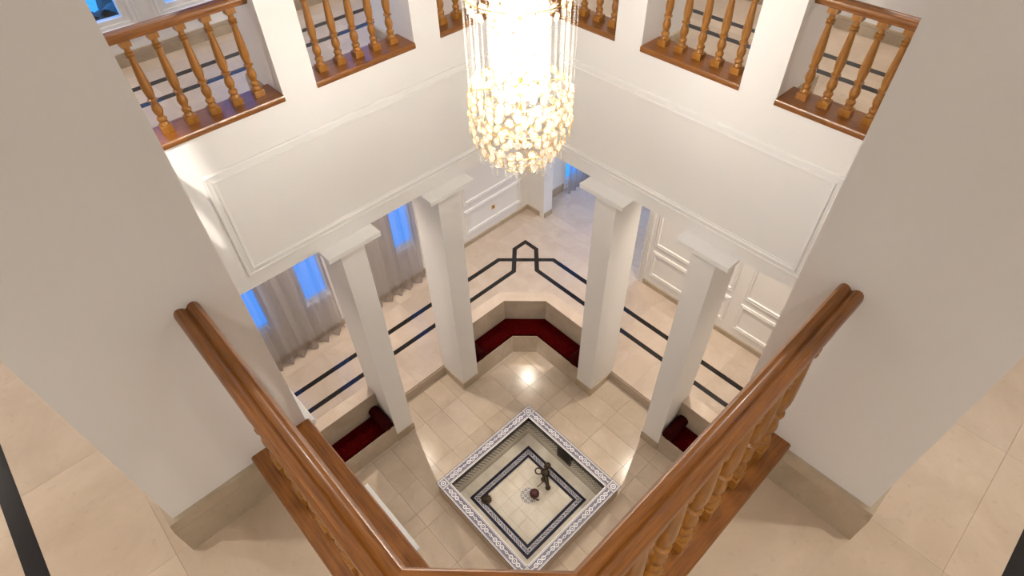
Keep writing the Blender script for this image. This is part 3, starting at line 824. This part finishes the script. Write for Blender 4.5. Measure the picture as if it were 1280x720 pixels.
MB().lathe([(.03, .02), (.044, .04), (.052, .065), (.052, .085), (.044, .105), (.028, .116), (.004, .119)], 18).build('pot', REDB, bw, True)
MB().lathe([(.028, 0), (.03, .006), (.016, .014), (.026, .024)], 14).tube([(.045, -.02, .03), (.065, -.01, .032), (.07, .0, .04)], .007, 6).build('foot', BRONZE, bw, True)

# ================================================================== curtains
def curtain(x, y0, y1, z0, z1, amp, per, label, axis='x', seed=0):
    rnd = random.Random(seed); N = int((y1-y0)/.012); v = []; f = []
    ph = [0.0]
    for i in range(N): ph.append(ph[-1] + 2*math.pi*.012/per*(.75+.5*rnd.random()))
    zs = [z0, z0+.35, z0+1.0, z1]
    for k, z in enumerate(zs):
        fl = (1.0, .92, .82, .6)[k]
        for i in range(N+1):
            y = y0+(y1-y0)*i/N; d = amp*fl*(math.sin(ph[i]) + .25*math.sin(2.3*ph[i]+1))
            v.append((d, y-y0, z-z0) if axis == 'x' else (y-y0, d, z-z0))
    for k in range(len(zs)-1):
        for i in range(N): f.append((k*(N+1)+i, k*(N+1)+i+1, (k+1)*(N+1)+i+1, (k+1)*(N+1)+i))
    t = thing('curtain', label, 'curtain', (x, y0, z0) if axis == 'x' else (y0, x, z0))
    MB().add(v, f).build('fabric', SHEER, t, True)
    hem = [(p[0], p[1], p[2]+.012) for p in v[:N+1]]
    MB().tube(hem[::2], .004, 5).build('hem', SHEER, t, True)
    rod = MB().box(-.02, .02, 0, y1-y0, 2.98-z0, 3.02-z0) if axis == 'x' else MB().box(0, y1-y0, -.02, .02, 2.98-z0, 3.02-z0)
    rod.build('curtain_track', WHITE2, t)
    return t
curtain(-3.265, -1.75, -.125, ZW+.004, 3.0, .042, .165, 'sheer taupe curtain over two blue windows, seen between the left pier and a column', seed=3)
curtain(-3.262, .36, 1.195, ZW+.004, 3.0, .042, .165, 'sheer taupe curtain seen in the gap between two columns', seed=8)
curtain(-3.15, 3.98, 4.75, ZW+.004, 3.0, .03, .13, 'pale blue-lit sheer curtain in the room beyond the doorway', seed=5)

# ================================================================== small fittings
ou = thing('wall_outlet', 'small brass socket plate on the white panelled wall', 'outlet', (GX0+.001, 2.576, .575))
MB().box(0, .008, -.028, .028, -.034, .034).build('plate', GOLD, ou)
MB().lathe([(.014, 0), (.014, .004), (.009, .005)], 12).build('socket', BLACKM, ou).rotation_euler = (0, math.pi/2, 0)
bpy.data.objects['socket'].location = (.008, 0, 0)
st = thing('iron_stand', 'black iron stand with curled legs beyond the doorway', 'stand', (-1.27, 4.62, ZW+.001))
for k in range(3):
    a = 2*math.pi*k/3+.4
    pts = [(.15*math.cos(a), .15*math.sin(a), .02), (.165*math.cos(a), .165*math.sin(a), .05), (.12*math.cos(a), .12*math.sin(a), .12), (.04*math.cos(a), .04*math.sin(a), .22), (.05*math.cos(a), .05*math.sin(a), .45), (.11*math.cos(a), .11*math.sin(a), .55)]
    MB().tube(pts, .012, 8).sphere((pts[0][0], pts[0][1], .02), .02).build('leg', BLACKM, st, True)
MB().lathe([(.13, .55), (.135, .56), (.13, .575)], 20).build('top', BLACKM, st, True)
# leafy plant outside the landing window
pl = thing('garden_palm', 'dark leafy palm outside the blue landing window', 'plant', (-4.35, -.85, 3.25))
MB().tube([(0, 0, 0), (.02, 0, .4), (0, .02, .8)], .03, 8).build('trunk', BRONZE, pl, True)
for k in range(11):
    a = 2*math.pi*k/11+.3; L = .55+.12*math.sin(k*2.1); up = .35+.25*math.cos(k*1.7)
    v = []; f = []; S = 7
    for i in range(S+1):
        t_ = i/S; r = L*t_; wd = .085*math.sin(math.pi*min(1, t_*.92+.06)); z = .8 + up*t_ - .55*t_*t_
        cx, cy = r*math.cos(a), r*math.sin(a); nx, ny = -math.sin(a), math.cos(a)
        v += [(cx+nx*wd, cy+ny*wd, z-.02), (cx, cy, z+.01), (cx-nx*wd, cy-ny*wd, z-.02)]
    for i in range(S):
        for j in (0, 1): f.append((i*3+j, i*3+j+1, (i+1)*3+j+1, (i+1)*3+j))
    MB().add(v, f).build('leaf', LEAF, pl, True)

# ================================================================== downlights (real lamps in both ceilings, plus two added ones)
ring_me = MB().lathe([(.065, 0), (.065, -.006), (.05, -.010), (.045, -.004), (.045, 0)], 20).mesh('trim_ring', WHITE2, True)
lens_me = MB().lathe([(.044, 0), (.044, -.003), (.02, -.0045)], 20).mesh('lens', LENS, True)
def downlight(x, y, z, power, label, grp, angle=150, blend=.45, col=WARM, rad=.035):
    t = thing('ceiling_downlight', label, 'downlight', (x, y, z), grp)
    link('trim_ring', ring_me, t); link('lens', lens_me, t)
    ld = bpy.data.lights.new('downlight_lamp', 'SPOT'); ld.energy = power; ld.color = col; ld.spot_size = math.radians(angle); ld.spot_blend = blend; ld.shadow_soft_size = rad
    lo = bpy.data.objects.new('downlight_lamp', ld); COL.objects.link(lo); lo.parent = t; lo.location = (0, 0, -.03)
gl, gu = 'downlights in the gallery ceiling', 'downlights in the landing ceiling'
DL = 'round recessed downlight '
for x, y, lb in ((-2.72, 2.66, 'in the gallery ceiling above the floor star near the doorway'), (-2.72, -2.74, 'in the gallery ceiling past the curtained windows'),
                 (2.70, 2.66, 'in the gallery ceiling past the panelled wall'), (2.70, -2.74, 'in the gallery ceiling below the near landing corner')):
    downlight(x, y, ZG, P_LOW, DL+lb, gl)
for x, y, pw, lb in ((-2.76, .05, P_LOWMID, 'in the gallery ceiling between the sheer curtains and the columns'), (-.08, 2.63, P_LOWMID, 'in the gallery ceiling between the panelled wall and the columns'),
                     (2.70, 0, P_NMID, 'in the gallery ceiling behind the columns under the right handrail'), (0, -2.74, P_NMID, 'in the gallery ceiling behind the columns under the left handrail')):
    downlight(x, y, ZG, pw, DL+lb, gl, 140, 1.0, rad=.025)
for x, y, pw, lb in ((-2.65, 2.6, P_UP, 'over the landing corner behind the chandelier'), (-2.65, -2.7, P_UP, 'over the landing corner past the leafy window'),
                     (2.65, 2.6, P_UP, 'over the landing corner past the right balustrade'), (2.65, -2.7, P_UPNC, 'over the landing corner at the glossy near handrail')):
    downlight(x, y, ZT, pw, DL+lb, gu, 118, .7, WARM2)
for x, y, pw, lb in ((-2.65, 0, P_UP, 'over the landing beside the blue windows'), (0, 2.6, P_UP, 'over the landing behind the right wall balusters'),
                     (2.65, 0, P_UPN, 'over the landing behind the right grey pier'), (0, -2.7, P_UPN, 'over the landing behind the left grey pier')):
    downlight(x, y, ZT, pw, DL+lb, gu, 118, .7, WARM2)
ws = thing('added_spotlight', 'small added spotlight on the landing ceiling to brighten the curtain-side wall panel', 'spotlight', (-.09, -2.74, ZT))  # added lamp, makes the bright patch on the curtain-side wall
MB().lathe([(.05, 0), (.05, -.012), (.02, -.016)], 18).build('mount', WHITE2, ws, True)
_t = Vector((-1.605, -1.32, 3.58)) - Vector((-.09, -2.74, ZT-.05)); _q = _t.to_track_quat('-Z', 'Y')
hd = MB().lathe([(.03, .03), (.034, .02), (.034, -.05), (.028, -.052)], 16).build('head', WHITE2, ws, True); hd.location = (0, 0, -.055); hd.rotation_mode = 'QUATERNION'; hd.rotation_quaternion = _q
ld = bpy.data.lights.new('added_spot_lamp', 'SPOT'); ld.energy = 800; ld.color = WARM2; ld.spot_size = math.radians(20); ld.spot_blend = .7; ld.shadow_soft_size = .03
lo = bpy.data.objects.new('added_spot_lamp', ld); COL.objects.link(lo); lo.parent = ws; lo.location = Vector((0, 0, -.055)) + _t.normalized()*.06; lo.rotation_mode = 'QUATERNION'; lo.rotation_quaternion = _q

downlight(-1.15, 4.35, ZG, 105, 'added fill downlight in the ceiling of the room beyond the doorway', 'downlights in the gallery ceiling', 140, .8, (.86, .92, 1.0))  # added cool fill lamp, unseen, brightens the side room

# ================================================================== chandelier
CX, CY = -.052, .0
ch = thing('chandelier', 'tall glowing crystal disc chandelier with gold fittings hanging in the court', 'chandelier', (CX, CY, 4.2))
def CZ(z): return z-4.2
# disc with gold rim
mb = MB(); R = .0225; S = 14
v = [(0, .005, 0)]+[(R*.86*math.cos(2*math.pi*i/S), .0028, R*.86*math.sin(2*math.pi*i/S)) for i in range(S)]
mb.add(v, [(0, 1+i, 1+(i+1) % S) for i in range(S)])
v = [(0, -.005, 0)]+[(R*.86*math.cos(2*math.pi*i/S), -.0028, R*.86*math.sin(2*math.pi*i/S)) for i in range(S)]
mb.add(v, [(0, 1+(i+1) % S, 1+i) for i in range(S)])
mb.tube([(R*.93*math.cos(2*math.pi*i/S), 0, R*.93*math.sin(2*math.pi*i/S)) for i in range(S)], .0014, 5, 1, True)
disc_me = mb.mesh('crystal_disc', [CRYSTAL, GOLD], False)
rnd = random.Random(11)
spots = []
def ring_row(z, r, n, jit=.006, ph=0):
    for i in range(n):
        a = 2*math.pi*(i+ph)/n + rnd.uniform(-.03, .03)
        spots.append((r*math.cos(a)+rnd.uniform(-jit, jit), r*math.sin(a)+rnd.uniform(-jit, jit), z+rnd.uniform(-.012, .012), a))
for k, (z, r, n) in enumerate([(4.69, .246, 24), (4.65, .254, 30), (4.605, .252, 31), (4.56, .254, 31), (4.51, .250, 30), (4.46, .245, 29), (4.41, .232, 26), (4.365, .205, 22), (4.325, .165, 17), (4.29, .12, 12), (4.265, .065, 6)]):
    ring_row(z, r, n, .008, .5*(k % 2))
for k in range(4): ring_row(4.74+.09*k, .132, 11, .008, .5*(k % 2))
spots = spots[:298]
for x, y, z, a in spots:
    o = link('crystal_disc', disc_me, ch); o.location = (x, y, CZ(z)); s = rnd.uniform(.85, 1.12); o.scale = (s, 1, s)
    o.rotation_euler = (rnd.uniform(-.12, .12), rnd.uniform(0, 3), a+math.pi/2+rnd.uniform(-.5, .5)); o.rotation_mode = 'XYZ'
# the remaining discs of the core and the upper tier in one piece
rest = []
for k in range(6): rest += [(.19-.02*(k % 2), 4.64-.055*k, 2*math.pi*(i+.5*(k % 2))/15) for i in range(15)]
for k in range(11): rest += [(.125, 4.70+.045*k, 2*math.pi*(i+.5*(k % 2))/13) for i in range(13)]
for k in range(7): rest += [(.225+.01*(k % 2), 5.08+.05*k, 2*math.pi*(i+.5*(k % 2))/24) for i in range(24)]
mb = MB(); base = [tuple(p.co) for p in disc_me.vertices]; bf = [tuple(p.vertices) for p in disc_me.polygons]; bm_ = [p.material_index for p in disc_me.polygons]
for r, z, a in rest:
    tilt = rnd.uniform(-.4, .4); ca, sa = math.cos(a+math.pi/2+tilt), math.sin(a+math.pi/2+tilt)
    o = len(mb.v); mb.v += [(r*math.cos(a)+x*ca-y*sa, r*math.sin(a)+x*sa+y*ca, CZ(z)+zz) for x, y, zz in base]
    mb.f += [tuple(i+o for i in q) for q in bf]; mb.mi += bm_
o = mb.build('crystal_disc_cluster', [CRYSTAL, GOLD], ch); o['kind'] = 'stuff'
# bead strands from the upper tier to the lower drum
mb = MB(); z = 0; L = .46
while z < L:
    q = .0042; mb.add([(q, 0, z), (0, q, z), (-q, 0, z), (0, -q, z), (0, 0, z+q*1.2), (0, 0, z-q*1.2)], [(0, 1, 4), (1, 2, 4), (2, 3, 4), (3, 0, 4), (1, 0, 5), (2, 1, 5), (3, 2, 5), (0, 3, 5)]); z += .0115
strand = mb.mesh('bead_strand', CRYSTAL)
for i in range(64):
    a = 2*math.pi*i/64+rnd.uniform(-.04, .04); r = rnd.choice((.262, .245, .225, .20, .175))
    o = link('bead_strand', strand, ch); o.location = (r*math.cos(a), r*math.sin(a), CZ(4.68+rnd.uniform(0, .02)))
# crystal drops under the drum
mb = MB()
for i in range(90):
    r = .245*math.sqrt(rnd.random()); a = rnd.uniform(0, 6.283); zb = 4.225+.10*(r/.245)**1.6+rnd.uniform(-.012, .02)
    x, y = r*math.cos(a), r*math.sin(a); q = .0052
    for zz, kq in ((0, 1.25), (.016, .9), (.028, .8), (.038, .7)):
        h = q*kq; mb.add([(x+h, y, CZ(zb+zz)), (x, y+h, CZ(zb+zz)), (x-h, y, CZ(zb+zz)), (x, y-h, CZ(zb+zz)), (x, y, CZ(zb+zz)+h*1.3), (x, y, CZ(zb+zz)-h*1.5)], [(0, 1, 4), (1, 2, 4), (2, 3, 4), (3, 0, 4), (1, 0, 5), (2, 1, 5), (3, 2, 5), (0, 3, 5)])
o = mb.build('crystal_drops', CRYSTAL, ch); o['kind'] = 'stuff'
# gold frame
def ring_part(z, r, t, name='ring'):
    MB().tube([(r*math.cos(2*math.pi*i/32), r*math.sin(2*math.pi*i/32), CZ(z)) for i in range(32)], t, 6, closed=True).build(name, GOLD, ch, True)
for z, r in ((4.69, .235), (4.54, .225), (4.38, .16), (5.13, .245), (5.45, .245), (4.98, .12), (4.74, .12)): ring_part(z, r, .0022)
MB().tube([(0, 0, CZ(4.36)), (0, 0, CZ(5.6))], .009, 8).build('stem', GOLD, ch, True)
MB().lathe([(.012, 0), (.030, .012), (.034, .02), (.012, .03)], 16, (0, 0, CZ(4.66))).build('bobeche', GOLD, ch, True)
MB().lathe([(.012, 0), (.034, .012), (.038, .022), (.012, .035)], 16, (0, 0, CZ(4.90))).build('bobeche', GOLD, ch, True)
for k in range(6):
    a = math.pi*k/3
    for z, r in ((4.70, .25), (5.16, .255)): MB().tube([(0, 0, CZ(z)), (r*math.cos(a), r*math.sin(a), CZ(z))], .003, 5).build('spoke', GOLD, ch, True)
bulb_me = MB().sphere((0, 0, 0), .017, .017, .026, 12, 8).mesh('bulb', BULB, True)
bulbs = [(.065, 4.80, 6), (.065, 4.94, 6), (.07, 5.08, 6), (.10, 4.58, 5)]
for r, z, n in bulbs:
    for i in range(n):
        a = 2*math.pi*(i+.3)/n; o = link('bulb', bulb_me, ch); o.location = (r*math.cos(a), r*math.sin(a), CZ(z))
for z, pw in ((4.60, .085), (4.86, .50), (5.12, .415)):
    ld = bpy.data.lights.new('chandelier_lamp', 'POINT'); ld.energy = P_CH*pw; ld.color = (1, .97, .925); ld.shadow_soft_size = .05
    lo = bpy.data.objects.new('chandelier_lamp', ld); COL.objects.link(lo); lo.parent = ch; lo.location = (0, 0, CZ(z))
MB().tube([(0, 0, CZ(5.6)), (0, 0, CZ(6.9))], .006, 8).build('suspension_cable', GOLD, ch, True)
MB().lathe([(.06, 0), (.055, -.03), (.01, -.045)], 20, (0, 0, CZ(ZT-.002))).build('ceiling_rose', GOLD, ch, True)
